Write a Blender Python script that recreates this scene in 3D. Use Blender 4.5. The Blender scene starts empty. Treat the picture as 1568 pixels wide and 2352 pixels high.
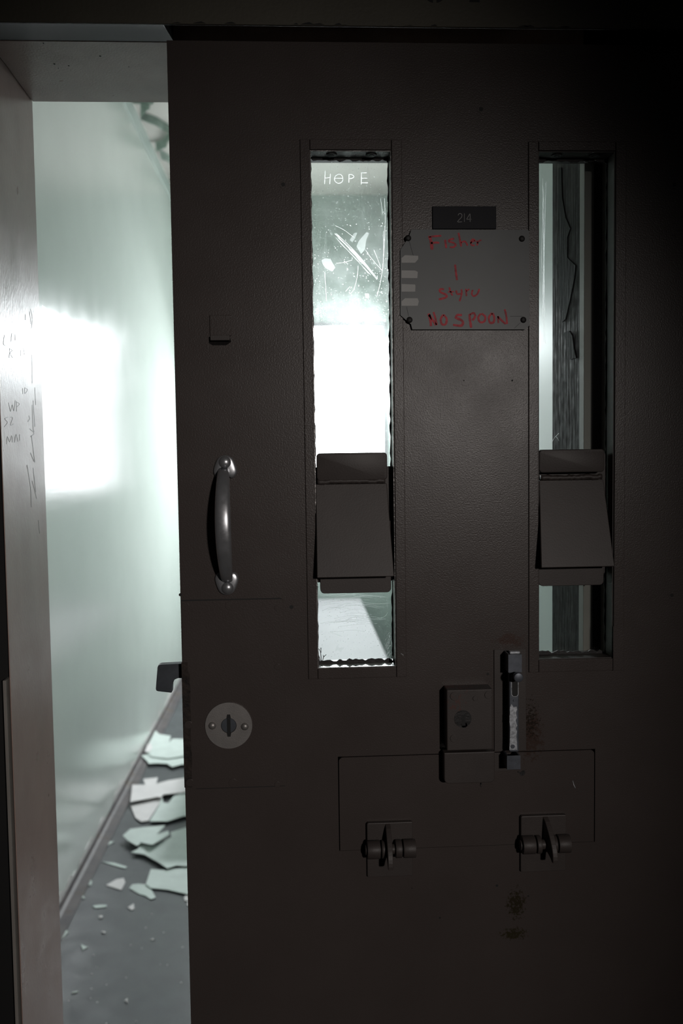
import bpy, bmesh, math, random
from mathutils import Vector, Matrix
random.seed(7)
C = bpy.context.scene.collection
PI = math.pi

# ------------------------------------------------------------------ camera
F_PX, D, H = 2000.0, 1.07, 1.5
PITCH, YAW, ROLL = math.radians(3.40), math.radians(2.85), math.radians(0.78)
cp, sp, cy, sy, cr, sr = math.cos(PITCH), math.sin(PITCH), math.cos(YAW), math.sin(YAW), math.cos(ROLL), math.sin(ROLL)
FW = Vector((sy*cp, cy*cp, -sp)); R0 = Vector((cy, -sy, 0)); D0 = FW.cross(R0)
RT = R0*cr + D0*sr; DN = D0*cr - R0*sr
CAM = Vector((0, -D, H))
cam = bpy.data.cameras.new('camera'); cam_o = bpy.data.objects.new('camera', cam); C.objects.link(cam_o)
cam_o.matrix_world = Matrix(((RT.x, -DN.x, -FW.x, CAM.x), (RT.y, -DN.y, -FW.y, CAM.y), (RT.z, -DN.z, -FW.z, CAM.z), (0, 0, 0, 1)))
cam.sensor_fit = 'VERTICAL'; cam.sensor_height = 36; cam.sensor_width = 24
cam.lens = F_PX/2352*36
cam.clip_start = 0.02
cam.dof.use_dof = True; cam.dof.focus_distance = 1.08; cam.dof.aperture_fstop = 5.0
bpy.context.scene.camera = cam_o

def ray(px, py): return RT*(px-784) + DN*(py-1176) + FW*F_PX
def U(px, py, Y=0.0):
    d = ray(px, py); return CAM + d*((Y-CAM.y)/d.y)
def UF(px, py, Z=0.0):
    d = ray(px, py); return CAM + d*((Z-CAM.z)/d.z)
def rect(x0, y0, x1, y1, Y=0.0):      # photo extents of an upright rectangle on the plane Y -> X0, Z0, X1, Z1
    ym, xm = (y0+y1)/2, (x0+x1)/2
    return U(x0, ym, Y).x, U(xm, y1, Y).z, U(x1, ym, Y).x, U(xm, y0, Y).z

# ------------------------------------------------------------------ materials
def nt(name):
    m = bpy.data.materials.new(name); m.use_nodes = True
    t = m.node_tree; t.nodes.clear()
    out = t.nodes.new('ShaderNodeOutputMaterial')
    return m, t, out
def N(t, kind, **kw):
    n = t.nodes.new(kind)
    for k, v in kw.items():
        if k.startswith('_'): setattr(n, k[1:], v)
        else: n.inputs[k.replace('__', ' ')].default_value = v
    return n
def L(t, a, b): t.links.new(a, b)
def noise(t, scale, detail=3, rough=.55, stretch=None):
    g = N(t, 'ShaderNodeNewGeometry')
    src = g.outputs['Position']
    if stretch:
        mp = N(t, 'ShaderNodeMapping'); mp.inputs['Scale'].default_value = stretch
        L(t, src, mp.inputs['Vector']); src = mp.outputs['Vector']
    n = N(t, 'ShaderNodeTexNoise', Scale=scale, Detail=detail, Roughness=rough)
    L(t, src, n.inputs['Vector']); return n.outputs['Fac']
def ramp(t, src, lo, hi, a=0.0, b=1.0):
    r = N(t, 'ShaderNodeMapRange'); r.clamp = True
    r.inputs['From Min'].default_value = lo; r.inputs['From Max'].default_value = hi
    r.inputs['To Min'].default_value = a; r.inputs['To Max'].default_value = b
    L(t, src, r.inputs['Value']); return r.outputs['Result']
def mathn(t, op, a, b):
    n = N(t, 'ShaderNodeMath', _operation=op)
    for i, v in enumerate((a, b)):
        if isinstance(v, (int, float)): n.inputs[i].default_value = v
        else: L(t, v, n.inputs[i])
    return n.outputs[0]
def mixc(t, fac, a, b):
    n = N(t, 'ShaderNodeMix', _data_type='RGBA')
    for i, v in ((0, fac), (6, a), (7, b)):
        if isinstance(v, (int, float)): n.inputs[i].default_value = v
        elif isinstance(v, tuple): n.inputs[i].default_value = (*v, 1)
        else: L(t, v, n.inputs[i])
    return n.outputs[2]
def dist_to(t, p, sc=(1, 1, 1)):
    g = N(t, 'ShaderNodeNewGeometry'); s = N(t, 'ShaderNodeVectorMath', _operation='SUBTRACT')
    L(t, g.outputs['Position'], s.inputs[0]); s.inputs[1].default_value = p
    m = N(t, 'ShaderNodeVectorMath', _operation='MULTIPLY'); L(t, s.outputs[0], m.inputs[0]); m.inputs[1].default_value = sc
    l = N(t, 'ShaderNodeVectorMath', _operation='LENGTH'); L(t, m.outputs[0], l.inputs[0]); return l.outputs['Value']
def surf(name, col, rough=.5, metal=0.0, spec=.5, var=.12, vscale=14, bump=0.0, bscale=400, stretch=None, col2=None, spots=None, rvar=0.0, coat=0.0):
    m, t, out = nt(name)
    b = N(t, 'ShaderNodeBsdfPrincipled', Roughness=rough, Metallic=metal)
    b.inputs['Specular IOR Level'].default_value = spec
    b.inputs['Coat Weight'].default_value = coat; b.inputs['Coat Roughness'].default_value = .2
    n = noise(t, vscale, 4, .6, stretch if vscale > 4 else None)
    lo = tuple(c*(1-var) for c in col); hi = col2 or tuple(min(1, c*(1+var)) for c in col)
    c = mixc(t, ramp(t, n, .35, .65), lo, hi)
    for sfun in (spots or []):
        fac, sc = sfun(t); c = mixc(t, fac, c, sc)
    L(t, c, b.inputs['Base Color'])
    if rvar: L(t, ramp(t, noise(t, vscale*2.3, 4), .3, .7, rough-rvar, rough+rvar), b.inputs['Roughness'])
    if bump:
        bp = N(t, 'ShaderNodeBump', Strength=1.0, Distance=bump)
        L(t, noise(t, bscale, 3, .6, stretch), bp.inputs['Height']); L(t, bp.outputs['Normal'], b.inputs['Normal'])
    L(t, b.outputs['BSDF'], out.inputs['Surface']); return m

def patch(p, sc, r0, r1, nscale, nlo, nhi, col, stretch=None):
    def f(t):
        d = ramp(t, dist_to(t, p, sc), r0, r1, 1, 0)
        n = noise(t, nscale, 5, .7, stretch)
        return ramp(t, mathn(t, 'MULTIPLY', d, n), nlo, nhi), col
    return f
BROWN = (.060, .049, .0455)
p1, p2 = U(1185, 2075), U(1180, 2145)
pb, pb2, pb3 = U(1170, 1470), U(1215, 1690), U(1040, 1600)
door_spots = [
    patch(tuple(p1), (1.6, 1, 1), .0, .062, 230, .345, .42, (.026, .021, .012)),
    patch(tuple(p2), (1, 1, 2.2), .0, .055, 260, .345, .42, (.028, .023, .012)),
    patch(tuple(pb), (1, 1, 2), .0, .05, 160, .30, .42, (.052, .030, .024)),
    patch(tuple(pb2), (1, 1, .6), .0, .06, 140, .34, .44, (.048, .030, .024)),
    patch(tuple(U(1215, 1655)), (1, 1, .5), .0, .06, 300, .43, .47, (.02, .014, .01)),
]
M = {}
M['door'] = surf('dark brown door paint', BROWN, rough=.31, spec=.27, var=.06, vscale=5, bump=.00022, bscale=560, spots=door_spots, rvar=.04)
M['hardware'] = surf('dark brown hardware paint', (.051, .042, .039), rough=.5, spec=.35, var=.08, vscale=20, bump=.00012, bscale=500,
                     spots=[patch(tuple(pb3), (1, 1, .8), 0, .06, 150, .30, .38, (.075, .03, .024))])
M['frame'] = surf('brown frame paint', (.40, .285, .25), rough=.33, spec=.4, var=.1, vscale=9, bump=.00022, bscale=330, stretch=(1, 1, .35), rvar=.06)
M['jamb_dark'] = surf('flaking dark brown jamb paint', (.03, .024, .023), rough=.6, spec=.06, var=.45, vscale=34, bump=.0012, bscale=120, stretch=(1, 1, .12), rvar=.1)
M['patch'] = surf('old black underpaint', (.010, .009, .009), rough=.6, spec=.05, var=.2, bump=.0006, bscale=150, stretch=(1, 1, .2))
M['stripgrey'] = surf('grey steel strip paint', (.26, .24, .22), rough=.5, var=.08)
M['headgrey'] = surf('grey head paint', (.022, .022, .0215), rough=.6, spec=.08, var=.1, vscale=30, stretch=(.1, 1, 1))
M['dark'] = surf('black recess', (.008, .008, .008), rough=.7, var=.1)
M['header'] = surf('dark olive cover paint', (.075, .068, .05), rough=.6, var=.12, vscale=8, bump=.0003, bscale=200)
M['liner'] = surf('worn grey liner', (.17, .16, .155), rough=.35, var=.45, vscale=60, bump=.0008, bscale=160, metal=.35)
M['seal'] = surf('black sealant', (.008, .007, .007), rough=.6, var=.3, bump=.0008, bscale=200)
M['steel'] = surf('polished steel', (.46, .47, .49), rough=.31, metal=.75, var=.06, vscale=40, rvar=.06)
M['brushed'] = surf('brushed steel', (.30, .285, .275), rough=.42, metal=.6, var=.08, vscale=60, bump=.0001, bscale=700)
M['hook'] = surf('blued steel', (.08, .09, .105), rough=.5, metal=.5, var=.15, vscale=50)
M['zinc'] = surf('grey zinc', (.10, .11, .13), rough=.45, metal=.5, var=.2, vscale=70)
M['bareworn'] = surf('bare scuffed metal', (.42, .44, .47), rough=.5, metal=.3, var=.35, vscale=260)
M['rust'] = surf('rusty bare edge', (.020, .013, .010), rough=.75, var=.6, vscale=130, bump=.0012, bscale=160)
M['plate'] = surf('black engraved plastic', (.006, .006, .010), rough=.5, spec=.15, var=.1)
M['engraved'] = surf('pale engraving', (.22, .22, .22), rough=.6)
M['card'] = surf('translucent white plastic card', (.082, .09, .092), rough=.42, spec=.35, var=.07, vscale=16)
M['tab'] = surf('paler card slot', (.34, .34, .33), rough=.5, var=.05)
M['ink'] = surf('red marker ink', (.46, .03, .045), rough=.6, var=.35, vscale=170)
M['stencil'] = surf('black stencil paint', (.004, .004, .004), rough=.6)
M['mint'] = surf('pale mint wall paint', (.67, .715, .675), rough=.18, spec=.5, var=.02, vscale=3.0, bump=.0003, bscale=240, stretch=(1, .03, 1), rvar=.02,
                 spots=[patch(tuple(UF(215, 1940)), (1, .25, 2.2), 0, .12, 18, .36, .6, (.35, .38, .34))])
M['mintback'] = surf('mint back wall paint', (.52, .58, .55), rough=.45, var=.04, vscale=3)
M['ceil'] = surf('off white ceiling', (.62, .58, .55), rough=.7, var=.04, vscale=4)
M['peel'] = surf('peeling green paint', (.42, .5, .45), rough=.5, var=.2, vscale=12)
M['floor'] = surf('grey painted concrete', (.088, .092, .098), rough=.42, spec=.45, var=.10, vscale=6, bump=.0002, bscale=150, rvar=.07)
M['base'] = surf('stained grey base strip', (.095, .085, .09), rough=.55, var=.15, vscale=10, col2=(.13, .11, .11),
                 spots=[lambda t: (ramp(t, noise(t, 9, 5, .7), .56, .64), (.10, .075, .06))])
M['flake_green'] = surf('green paint side', (.72, .80, .76), rough=.5, var=.05)
M['flake_white'] = surf('white paint side', (.86, .82, .82), rough=.55, var=.04)
M['crust'] = surf('crusted white paint', (.72, .69, .68), rough=.26, var=.1, vscale=40)
M['slab'] = surf('white slab', (.24, .23, .24), rough=.6, var=.05, vscale=3)

def scatter(t, rough, tl_mix):      # frosted plastic: mostly forward scattering, some diffuse
    rf = N(t, 'ShaderNodeBsdfRefraction', Roughness=rough, IOR=1.35); rf.inputs['Color'].default_value = (1, 1, 1, 1)
    tl = N(t, 'ShaderNodeBsdfTranslucent'); tl.inputs['Color'].default_value = (.95, 1, .98, 1)
    mx = N(t, 'ShaderNodeMixShader'); mx.inputs[0].default_value = tl_mix
    L(t, rf.outputs[0], mx.inputs[1]); L(t, tl.outputs[0], mx.inputs[2]); return mx.outputs[0]
def glass_mat(name, k):
    m, t, out = nt(name)
    tr = N(t, 'ShaderNodeBsdfTransparent'); tr.inputs['Color'].default_value = (.95, .97, .96, 1)
    gl = N(t, 'ShaderNodeBsdfGlossy', Roughness=.08)
    haze = ramp(t, noise(t, 22, 5, .65), .35, .75, .005*k, .05*k)
    speck = ramp(t, noise(t, 520, 1, .5), .70, .77, 0, .8*k)
    blot = ramp(t, noise(t, 130, 3, .7), .63, .75, 0, .10*k)
    smear = ramp(t, noise(t, 60, 4, .7, (1, 1, .12)), .60, .8, 0, .06*k)
    fac = mathn(t, 'MINIMUM', mathn(t, 'ADD', mathn(t, 'ADD', mathn(t, 'ADD', haze, speck), smear), blot), .9)
    mx = N(t, 'ShaderNodeMixShader'); L(t, fac, mx.inputs[0]); L(t, tr.outputs[0], mx.inputs[1]); L(t, scatter(t, .5, .12), mx.inputs[2])
    m2 = N(t, 'ShaderNodeMixShader'); m2.inputs[0].default_value = .02; L(t, mx.outputs[0], m2.inputs[1]); L(t, gl.outputs[0], m2.inputs[2])
    L(t, m2.outputs[0], out.inputs['Surface']); return m
M['glass'] = glass_mat('scratched clear pane', .62)
M['glass_clean'] = glass_mat('lightly worn clear pane', .07)
def trans_mat(name, fac):
    m, t, out = nt(name)
    a = N(t, 'ShaderNodeBsdfTransparent')
    mx = N(t, 'ShaderNodeMixShader'); mx.inputs[0].default_value = fac
    L(t, a.outputs[0], mx.inputs[1]); L(t, scatter(t, .62, .05), mx.inputs[2]); L(t, mx.outputs[0], out.inputs['Surface']); return m
M['scratch'] = trans_mat('frosted scratch', .42)
M['smudge'] = trans_mat('frosted smudge', .05)
def emit(name, col, s):
    m, t, out = nt(name); e = N(t, 'ShaderNodeEmission'); e.inputs['Color'].default_value = (*col, 1); e.inputs['Strength'].default_value = s
    L(t, e.outputs[0], out.inputs['Surface']); return m
M['daylight'] = emit('daylit frosted glazing', (.94, .97, 1.0), 8.0)

# ------------------------------------------------------------------ mesh helpers (all in world coordinates; obj() recentres)
WL = {}
def BM(): return bmesh.new()
def box(bm, x0, y0, z0, x1, y1, z1, bev=0.0, seg=2):
    r = bmesh.ops.create_cube(bm, size=1.0); vs = r['verts']
    for v in vs: v.co = Vector(((x0+x1)/2 + v.co.x*(x1-x0), (y0+y1)/2 + v.co.y*(y1-y0), (z0+z1)/2 + v.co.z*(z1-z0)))
    if bev:
        es = {e for v in vs for e in v.link_edges}
        bmesh.ops.bevel(bm, geom=list(es), offset=bev, segments=seg, profile=.5, affect='EDGES')
def prism(bm, pts, ax, a, b, bev=0.0):
    # pts: 2-D outline; ax 'y': (x,z) swept from y=a to y=b; 'z': (x,y); 'x': (y,z)
    def co(p, h):
        return {'y': Vector((p[0], h, p[1])), 'z': Vector((p[0], p[1], h)), 'x': Vector((h, p[0], p[1]))}[ax]
    va = [bm.verts.new(co(p, a)) for p in pts]; vb = [bm.verts.new(co(p, b)) for p in pts]
    n = len(pts); fs = [bm.faces.new(va), bm.faces.new(vb[::-1])]
    for i in range(n): fs.append(bm.faces.new((va[i], vb[i], vb[(i+1) % n], va[(i+1) % n])))
    bmesh.ops.recalc_face_normals(bm, faces=fs)
    if bev:
        es = list(set(fs[0].edges) | set(fs[1].edges))
        bmesh.ops.bevel(bm, geom=es, offset=bev, segments=2, profile=.5, affect='EDGES')
def rrect(x0, z0, x1, z1, r, n=6, corners=(1, 1, 1, 1)):   # corners: bl, br, tr, tl
    out = []
    for (cx, cz, a0, on, sx, sz) in ((x0+r, z0+r, PI, corners[0], x0, z0), (x1-r, z0+r, 1.5*PI, corners[1], x1, z0), (x1-r, z1-r, 0, corners[2], x1, z1), (x0+r, z1-r, .5*PI, corners[3], x0, z1)):
        if on: out += [(cx+r*math.cos(a0+i*PI/2/n), cz+r*math.sin(a0+i*PI/2/n)) for i in range(n+1)]
        else: out.append((sx, sz))
    return out
def ring(bm, outer, inner, y0, y1):     # two closed XZ outlines of equal length
    n = len(outer)
    O0 = [bm.verts.new((p[0], y0, p[1])) for p in outer]; I0 = [bm.verts.new((p[0], y0, p[1])) for p in inner]
    O1 = [bm.verts.new((p[0], y1, p[1])) for p in outer]; I1 = [bm.verts.new((p[0], y1, p[1])) for p in inner]
    for i in range(n):
        j = (i+1) % n
        for q in ((O0[i], O0[j], I0[j], I0[i]), (O1[j], O1[i], I1[i], I1[j]), (O0[j], O0[i], O1[i], O1[j]), (I0[i], I0[j], I1[j], I1[i])): bm.faces.new(q)
    bmesh.ops.recalc_face_normals(bm, faces=bm.faces[:])
def cyl(bm, p, r, ax, a, b, n=28, bev=0.0):
    pts = [(p[0]+r*math.cos(2*PI*i/n), p[1]+r*math.sin(2*PI*i/n)) for i in range(n)]
    prism(bm, pts, ax, a, b, bev)
def dome(bm, x, z, y, r, h, n=20, m=6, squash=1.0):   # cap bulging towards -Y
    rows = []
    for k in range(m):
        a = k/m*PI/2
        rows.append([bm.verts.new((x+r*math.cos(a)*math.cos(2*PI*i/n), y-h*math.sin(a), z+r*squash*math.cos(a)*math.sin(2*PI*i/n))) for i in range(n)])
    top = bm.verts.new((x, y-h, z))
    for k in range(m-1):
        for i in range(n): bm.faces.new((rows[k][i], rows[k][(i+1) % n], rows[k+1][(i+1) % n], rows[k+1][i]))
    for i in range(n): bm.faces.new((rows[-1][i], rows[-1][(i+1) % n], top))
    bm.faces.new(rows[0][::-1])
    bmesh.ops.recalc_face_normals(bm, faces=bm.faces[:])
def sweep(bm, pts, prof):     # pts list of Vectors, prof(i) -> list of (u,v): u along X, v outward
    rows = []
    for i, p in enumerate(pts):
        t = (pts[min(i+1, len(pts)-1)]-pts[max(i-1, 0)]).normalized()
        u = Vector((1, 0, 0)); u = (u-t*u.dot(t)).normalized(); v = t.cross(u)
        rows.append([bm.verts.new(p+u*a+v*b) for a, b in prof(i)])
    n = len(rows[0])
    for k in range(len(rows)-1):
        for i in range(n): bm.faces.new((rows[k][i], rows[k][(i+1) % n], rows[k+1][(i+1) % n], rows[k+1][i]))
    bm.faces.new(rows[0]); bm.faces.new(rows[-1][::-1])
    bmesh.ops.recalc_face_normals(bm, faces=bm.faces[:])
def ribbon(bm, line, w, y0, y1, jit=0.0):     # flat stroke along an XZ polyline with round-ish ends
    n = len(line)
    if n < 2: return
    Ls, Rs = [], []
    for i, p in enumerate(line):
        a, b = line[max(i-1, 0)], line[min(i+1, n-1)]
        dx, dz = b[0]-a[0], b[1]-a[1]; l = math.hypot(dx, dz) or 1e-6
        ww = w*(1+random.uniform(-jit, jit))*(.75 if i in (0, n-1) else 1)/2
        Ls.append((p[0]-dz/l*ww, p[1]+dx/l*ww)); Rs.append((p[0]+dz/l*ww, p[1]-dx/l*ww))
    A = [[bm.verts.new((q[0], y, q[1])) for q in S] for y in (y0, y1) for S in (Ls, Rs)]
    for i in range(n-1):
        bm.faces.new((A[0][i], A[0][i+1], A[1][i+1], A[1][i])); bm.faces.new((A[2][i], A[3][i], A[3][i+1], A[2][i+1]))
        bm.faces.new((A[0][i], A[2][i], A[2][i+1], A[0][i+1])); bm.faces.new((A[1][i+1], A[3][i+1], A[3][i], A[1][i]))
    bm.faces.new((A[0][0], A[1][0], A[3][0], A[2][0])); bm.faces.new((A[0][-1], A[2][-1], A[3][-1], A[1][-1]))
    bmesh.ops.recalc_face_normals(bm, faces=bm.faces[:])
def smoothline(pts, k=5):     # Catmull-Rom
    if len(pts) < 3: return [(pts[0][0]+(pts[-1][0]-pts[0][0])*i/k, pts[0][1]+(pts[-1][1]-pts[0][1])*i/k) for i in range(k+1)]
    P = [pts[0]]+list(pts)+[pts[-1]]; out = []
    for i in range(1, len(P)-2):
        for j in range(k):
            t = j/k; a, b, c, d = P[i-1], P[i], P[i+1], P[i+2]
            out.append(tuple(.5*(2*b[q]+(c[q]-a[q])*t+(2*a[q]-5*b[q]+4*c[q]-d[q])*t*t+(-a[q]+3*b[q]-3*c[q]+d[q])*t**3) for q in (0, 1)))
    out.append(tuple(pts[-1])); return out
def obj(name, bm, mat, parent=None, smooth=False, origin=None):
    me = bpy.data.meshes.new(name)
    cs = [v.co for v in bm.verts]
    c = origin or Vector([(min(v[i] for v in cs)+max(v[i] for v in cs))/2 for i in range(3)])
    bmesh.ops.translate(bm, verts=bm.verts[:], vec=-c)
    if smooth:
        for f in bm.faces: f.smooth = True
    bm.to_mesh(me); bm.free()
    if smooth == 'auto':
        me.set_sharp_from_angle(angle=math.radians(37))
    me.materials.append(M[mat] if isinstance(mat, str) else mat)
    o = bpy.data.objects.new(name, me); C.objects.link(o)
    WL[o] = c
    if parent: o.parent = parent; o.location = c-WL[parent]
    else: o.location = c
    return o
def empty(name, loc):
    o = bpy.data.objects.new(name, None); C.objects.link(o); o.location = loc; o.empty_display_size = .05; WL[o] = Vector(loc); return o
def tag(o, label=None, cat=None, group=None, kind=None):
    for k, v in (('label', label), ('category', cat), ('group', group), ('kind', kind)):
        if v: o[k] = v
    return o
def px(pts, Y=0.0): return [(U(a, b, Y).x, U(a, b, Y).z) for a, b in pts]

# ------------------------------------------------------------------ the cell
DXE = U(388, 93, .02).x
YF, YR = .062, 0.0                       # front of the masonry behind the sliding door
soffit_z = U(200, 95, YF).z
lo, hi = YF, 1.0
for _ in range(40):
    mid = (lo+hi)/2
    if U(230, 235, mid).z < soffit_z: lo = mid
    else: hi = mid
YR = (lo+hi)/2
XJ = U(88, 640, YR).x                    # left jamb face
XJR = U(1340, 700, YF).x                 # right jamb face
lo, hi = YF, 1.0
for _ in range(40):
    mid = (lo+hi)/2
    if U(1268, 700, mid).x < XJR: lo = mid
    else: hi = mid
YR2 = (lo+hi)/2
YB = 5.2
XL = (UF(140, 2085).x+UF(270, 1840).x+UF(405, 1585).x)/3
XR = .70
lo, hi = 2.0, 4.5
def on_left_wall(a, b):
    d = ray(a, b); return CAM + d*((XL-CAM.x)/d.x)
ZC = (on_left_wall(286, 237).z+on_left_wall(350, 335).z)/2 + .05
print('INFO', YR, YR2, XJ, XJR, XL, ZC, UF(140, 2085), UF(405, 1585), on_left_wall(286, 237), on_left_wall(372, 383))

bm = BM(); box(bm, -3.0, -3.6, -.1, 3.0, YB+.2, 0); tag(obj('floor', bm, 'floor'), kind='structure')
bm = BM(); box(bm, XL-.15, YR+.001, ZC, XR+.15, YB+.2, ZC+.1); ceil = tag(obj('ceiling', bm, 'ceil'), kind='structure')
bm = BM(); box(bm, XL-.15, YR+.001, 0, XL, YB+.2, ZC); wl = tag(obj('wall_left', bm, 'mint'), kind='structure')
bm = BM(); box(bm, XR, YR2+.0, 0, XR+.15, YB+.2, ZC); tag(obj('wall_right', bm, 'mintback'), kind='structure')
wx0, wx1 = -.27, .66
wz1 = U(810, 738, YB).z; wz0 = wz1-1.2
bm = BM()
box(bm, XL, YB, 0, wx0, YB+.2, ZC); box(bm, wx1, YB, 0, XR, YB+.2, ZC); box(bm, wx0, YB, 0, wx1, YB+.2, wz0); box(bm, wx0, YB, wz1, wx1, YB+.2, ZC)
tag(obj('wall_back', bm, 'mintback'), kind='structure')
bm = BM(); fw = .035
ring(bm, [(wx0, wz0), (wx1, wz0), (wx1, wz1), (wx0, wz1)], [(wx0+fw, wz0+fw), (wx1-fw, wz0+fw), (wx1-fw, wz1-fw), (wx0+fw, wz1-fw)], YB+.01, YB+.06)
box(bm, wx0+fw, YB+.02, U(810, 943, YB).z-.008, wx1-fw, YB+.05, U(810, 943, YB).z+.008)
win = tag(obj('window_1', bm, 'slab'), kind='structure')
bm = BM(); box(bm, wx0+.002, YB+.056, wz0+.002, wx1-.002, YB+.064, wz1-.002); obj('glazing', bm, 'daylight', win)

# corridor-side masonry with the doorway cut out
bm = BM()
for (x0, x1, z0, z1, yb) in ((-1.6, XJ-.0012, 0, 3.2, YR), (XJR+.03, 2.2, 0, 3.2, YR2), (XJ-.0012, XJR+.03, soffit_z+.03, 3.2, YR)):
    box(bm, x0, YF+.012, z0, x1, yb-.002, z1)
wf = tag(obj('wall_front', bm, 'dark'), kind='structure')

# steel door frame
tr = empty('trim_1', (XJ, YF, 0)); tag(tr, kind='structure')
bm = BM(); box(bm, XJ-.0012, YF, 0, XJ, YR, soffit_z+.03, .0004); jl = obj('jamb', bm, 'frame', tr)
bm = BM(); box(bm, XJ+.0005, YF, soffit_z, XJR-.0005, YR, soffit_z+.03, .0012); hd = obj('head', bm, 'frame', tr)
zz = U(200, 62, YF-.004).z; zlip = U(200, 53, -.028).z
bm = BM(); prism(bm, [(-.028, zlip), (YF-.0005, soffit_z+.0004), (YF-.0005, soffit_z+.028), (-.028, zlip+.02)], 'x', -1.2, DXE, .0006); obj('sloped_underside', bm, 'headgrey', tr)
bm = BM()
for (a, b, r) in ((125, 148, 2.2), (158, 152, 1.5), (230, 128, 2), (134, 158, 1), (296, 153, 1), (100, 100, 1.5)):
    yy = YF+(YR-YF)*max(.02, (b-95)/140*.9)
    q = U(a, b, yy); cyl(bm, (q.x, q.y), r*.0006, 'z', soffit_z-.0004, soffit_z+.0005, 8)
obj('paint_pit', bm, 'dark', tr)
bm = BM(); box(bm, XJR, YF, 0, XJR+.03, YR2, soffit_z+.03, .001); jr = obj('jamb', bm, 'jamb_dark', tr)
s0 = U(35, 2352, YF-.008).x; s1 = U(42.5, 2352, YF-.008).x
bm = BM(); box(bm, s0, YF-.008, 0, s1, YF+.013, U(4, 1560, YF).z, .0006); obj('stop_strip', bm, 'stripgrey', tr)
s0 = U(1341, 700, YF-.006).x; s1 = U(1363, 700, YF-.006).x
bm = BM(); box(bm, s0, YF-.006, 0, s1, YF+.013, soffit_z, .0006); obj('stop_strip', bm, 'stripgrey', tr)
# torn layer of old paint on the right jamb (lies on the face X = XJR)
def on_right_jamb(a, b):
    d = ray(a, b); q = CAM + d*((XJR-CAM.x)/d.x); return (q.y, q.z)
bm = BM()
pp = [(1284, 385), (1290, 385), (1292, 455), (1300, 500), (1311, 525), (1304, 545), (1304, 592), (1323, 610), (1320, 640), (1310, 690), (1300, 733), (1292, 740), (1284, 690), (1283, 560)]
prism(bm, [on_right_jamb(*p) for p in pp], 'x', XJR-.0012, XJR+.0003); obj('torn_paint', bm, 'patch', tr)
bm = BM()
pp = [(1311, 760), (1318, 770), (1322, 800), (1327, 822), (1313, 826), (1310, 800), (1302, 775), (1296, 765)]
prism(bm, [on_right_jamb(*p) for p in pp], 'x', XJR-.003, XJR-.0005); obj('torn_paint', bm, 'patch', tr)
# scratched writing and gouges on the left jamb (face X = XJ)
def on_jamb(a, b):
    d = ray(a, b); q = CAM + d*((XJ-CAM.x)/d.x); return (q.y, q.z)
def jamb_strokes(name, strokes, w, mat):
    bm = BM()
    for s in strokes:
        ln = [on_jamb(*p) for p in smoothline(s, 4)]; n = len(ln)
        for i in range(n-1):
            (y0, z0), (y1, z1) = ln[i], ln[i+1]; l = math.hypot(y1-y0, z1-z0) or 1e-6
            ny, nz = -(z1-z0)/l*w/2, (y1-y0)/l*w/2
            prism(bm, [(y0+ny*2.2, z0+nz), (y1+ny*2.2, z1+nz), (y1-ny*2.2, z1-nz), (y0-ny*2.2, z0-nz)], 'x', XJ-.0002, XJ+.00015)
    return obj(name, bm, mat, tr)
jamb_strokes('gouge', [[(70, 710), (74, 730), (72, 755)], [(68, 715), (71, 745)], [(58, 722), (58, 735)], [(73, 815), (74, 880)], [(80, 890), (82, 930)], [(76, 920), (80, 980)], [(74, 930), (76, 985), (79, 990)],
    [(66, 955), (68, 962), (64, 968)], [(68, 985), (78, 995), (70, 1003)], [(72, 1000), (80, 1062)], [(70, 1040), (78, 1060)], [(62, 1068), (70, 1120), (72, 1165)], [(76, 1075), (82, 1130)], [(74, 1105), (84, 1145)], [(88, 1195), (91, 1225)]], .0009, 'stripgrey')
jamb_strokes('scratched_writing', [[(10, 770), (8, 790), (14, 795)], [(27, 766), (25, 785)], [(34, 768), (35, 782)], [(30, 775), (36, 775)], [(22, 800), (21, 822)], [(22, 801), (28, 805), (23, 811), (29, 822)], [(48, 803), (48, 818)], [(54, 800), (56, 815)],
    [(20, 925), (24, 945), (28, 930), (32, 944), (35, 920)], [(38, 922), (38, 945)], [(38, 923), (45, 928), (39, 934)], [(19, 958), (11, 962), (17, 970), (10, 980)], [(24, 958), (29, 960), (24, 976), (31, 974)],
    [(15, 1020), (17, 1003), (22, 1015), (27, 1001), (28, 1016)], [(33, 1016), (37, 998), (41, 1014)], [(45, 998), (45, 1012)], [(52, 892), (52, 905)], [(57, 890), (57, 904), (63, 895), (57, 891)]], .0006, 'stripgrey')

# base strips (toe lies on the floor, upright part on the wall)
def baseboard(name, x, s, mat):
    bm = BM()
    prism(bm, [(x, 0.0), (x+s*.055, 0.0), (x+s*.055, .004), (x+s*.02, .007), (x+s*.009, .012), (x+s*.005, .024), (x, .024)], 'y', YR2+.01, YB)
    return tag(obj(name, bm, mat), kind='structure')
def prism_y_fix(): pass
baseboard('baseboard_left', XL, 1, 'base'); baseboard('baseboard_right', XR, -1, 'base')
bm = BM()
for i in range(46):
    y = random.uniform(1.7, 4.8); w = random.uniform(.02, .09); h = random.uniform(.012, .04)
    prism(bm, [(y-w, .026), (y+w, .026), (y+w*.7, .026+h*.6), (y+w*.2, .026+h), (y-w*.5, .026+h*.7)], 'x', XL-.0005, XL+random.uniform(.0006, .0025))
tag(obj('trim_2', bm, 'crust'), kind='structure')

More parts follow.
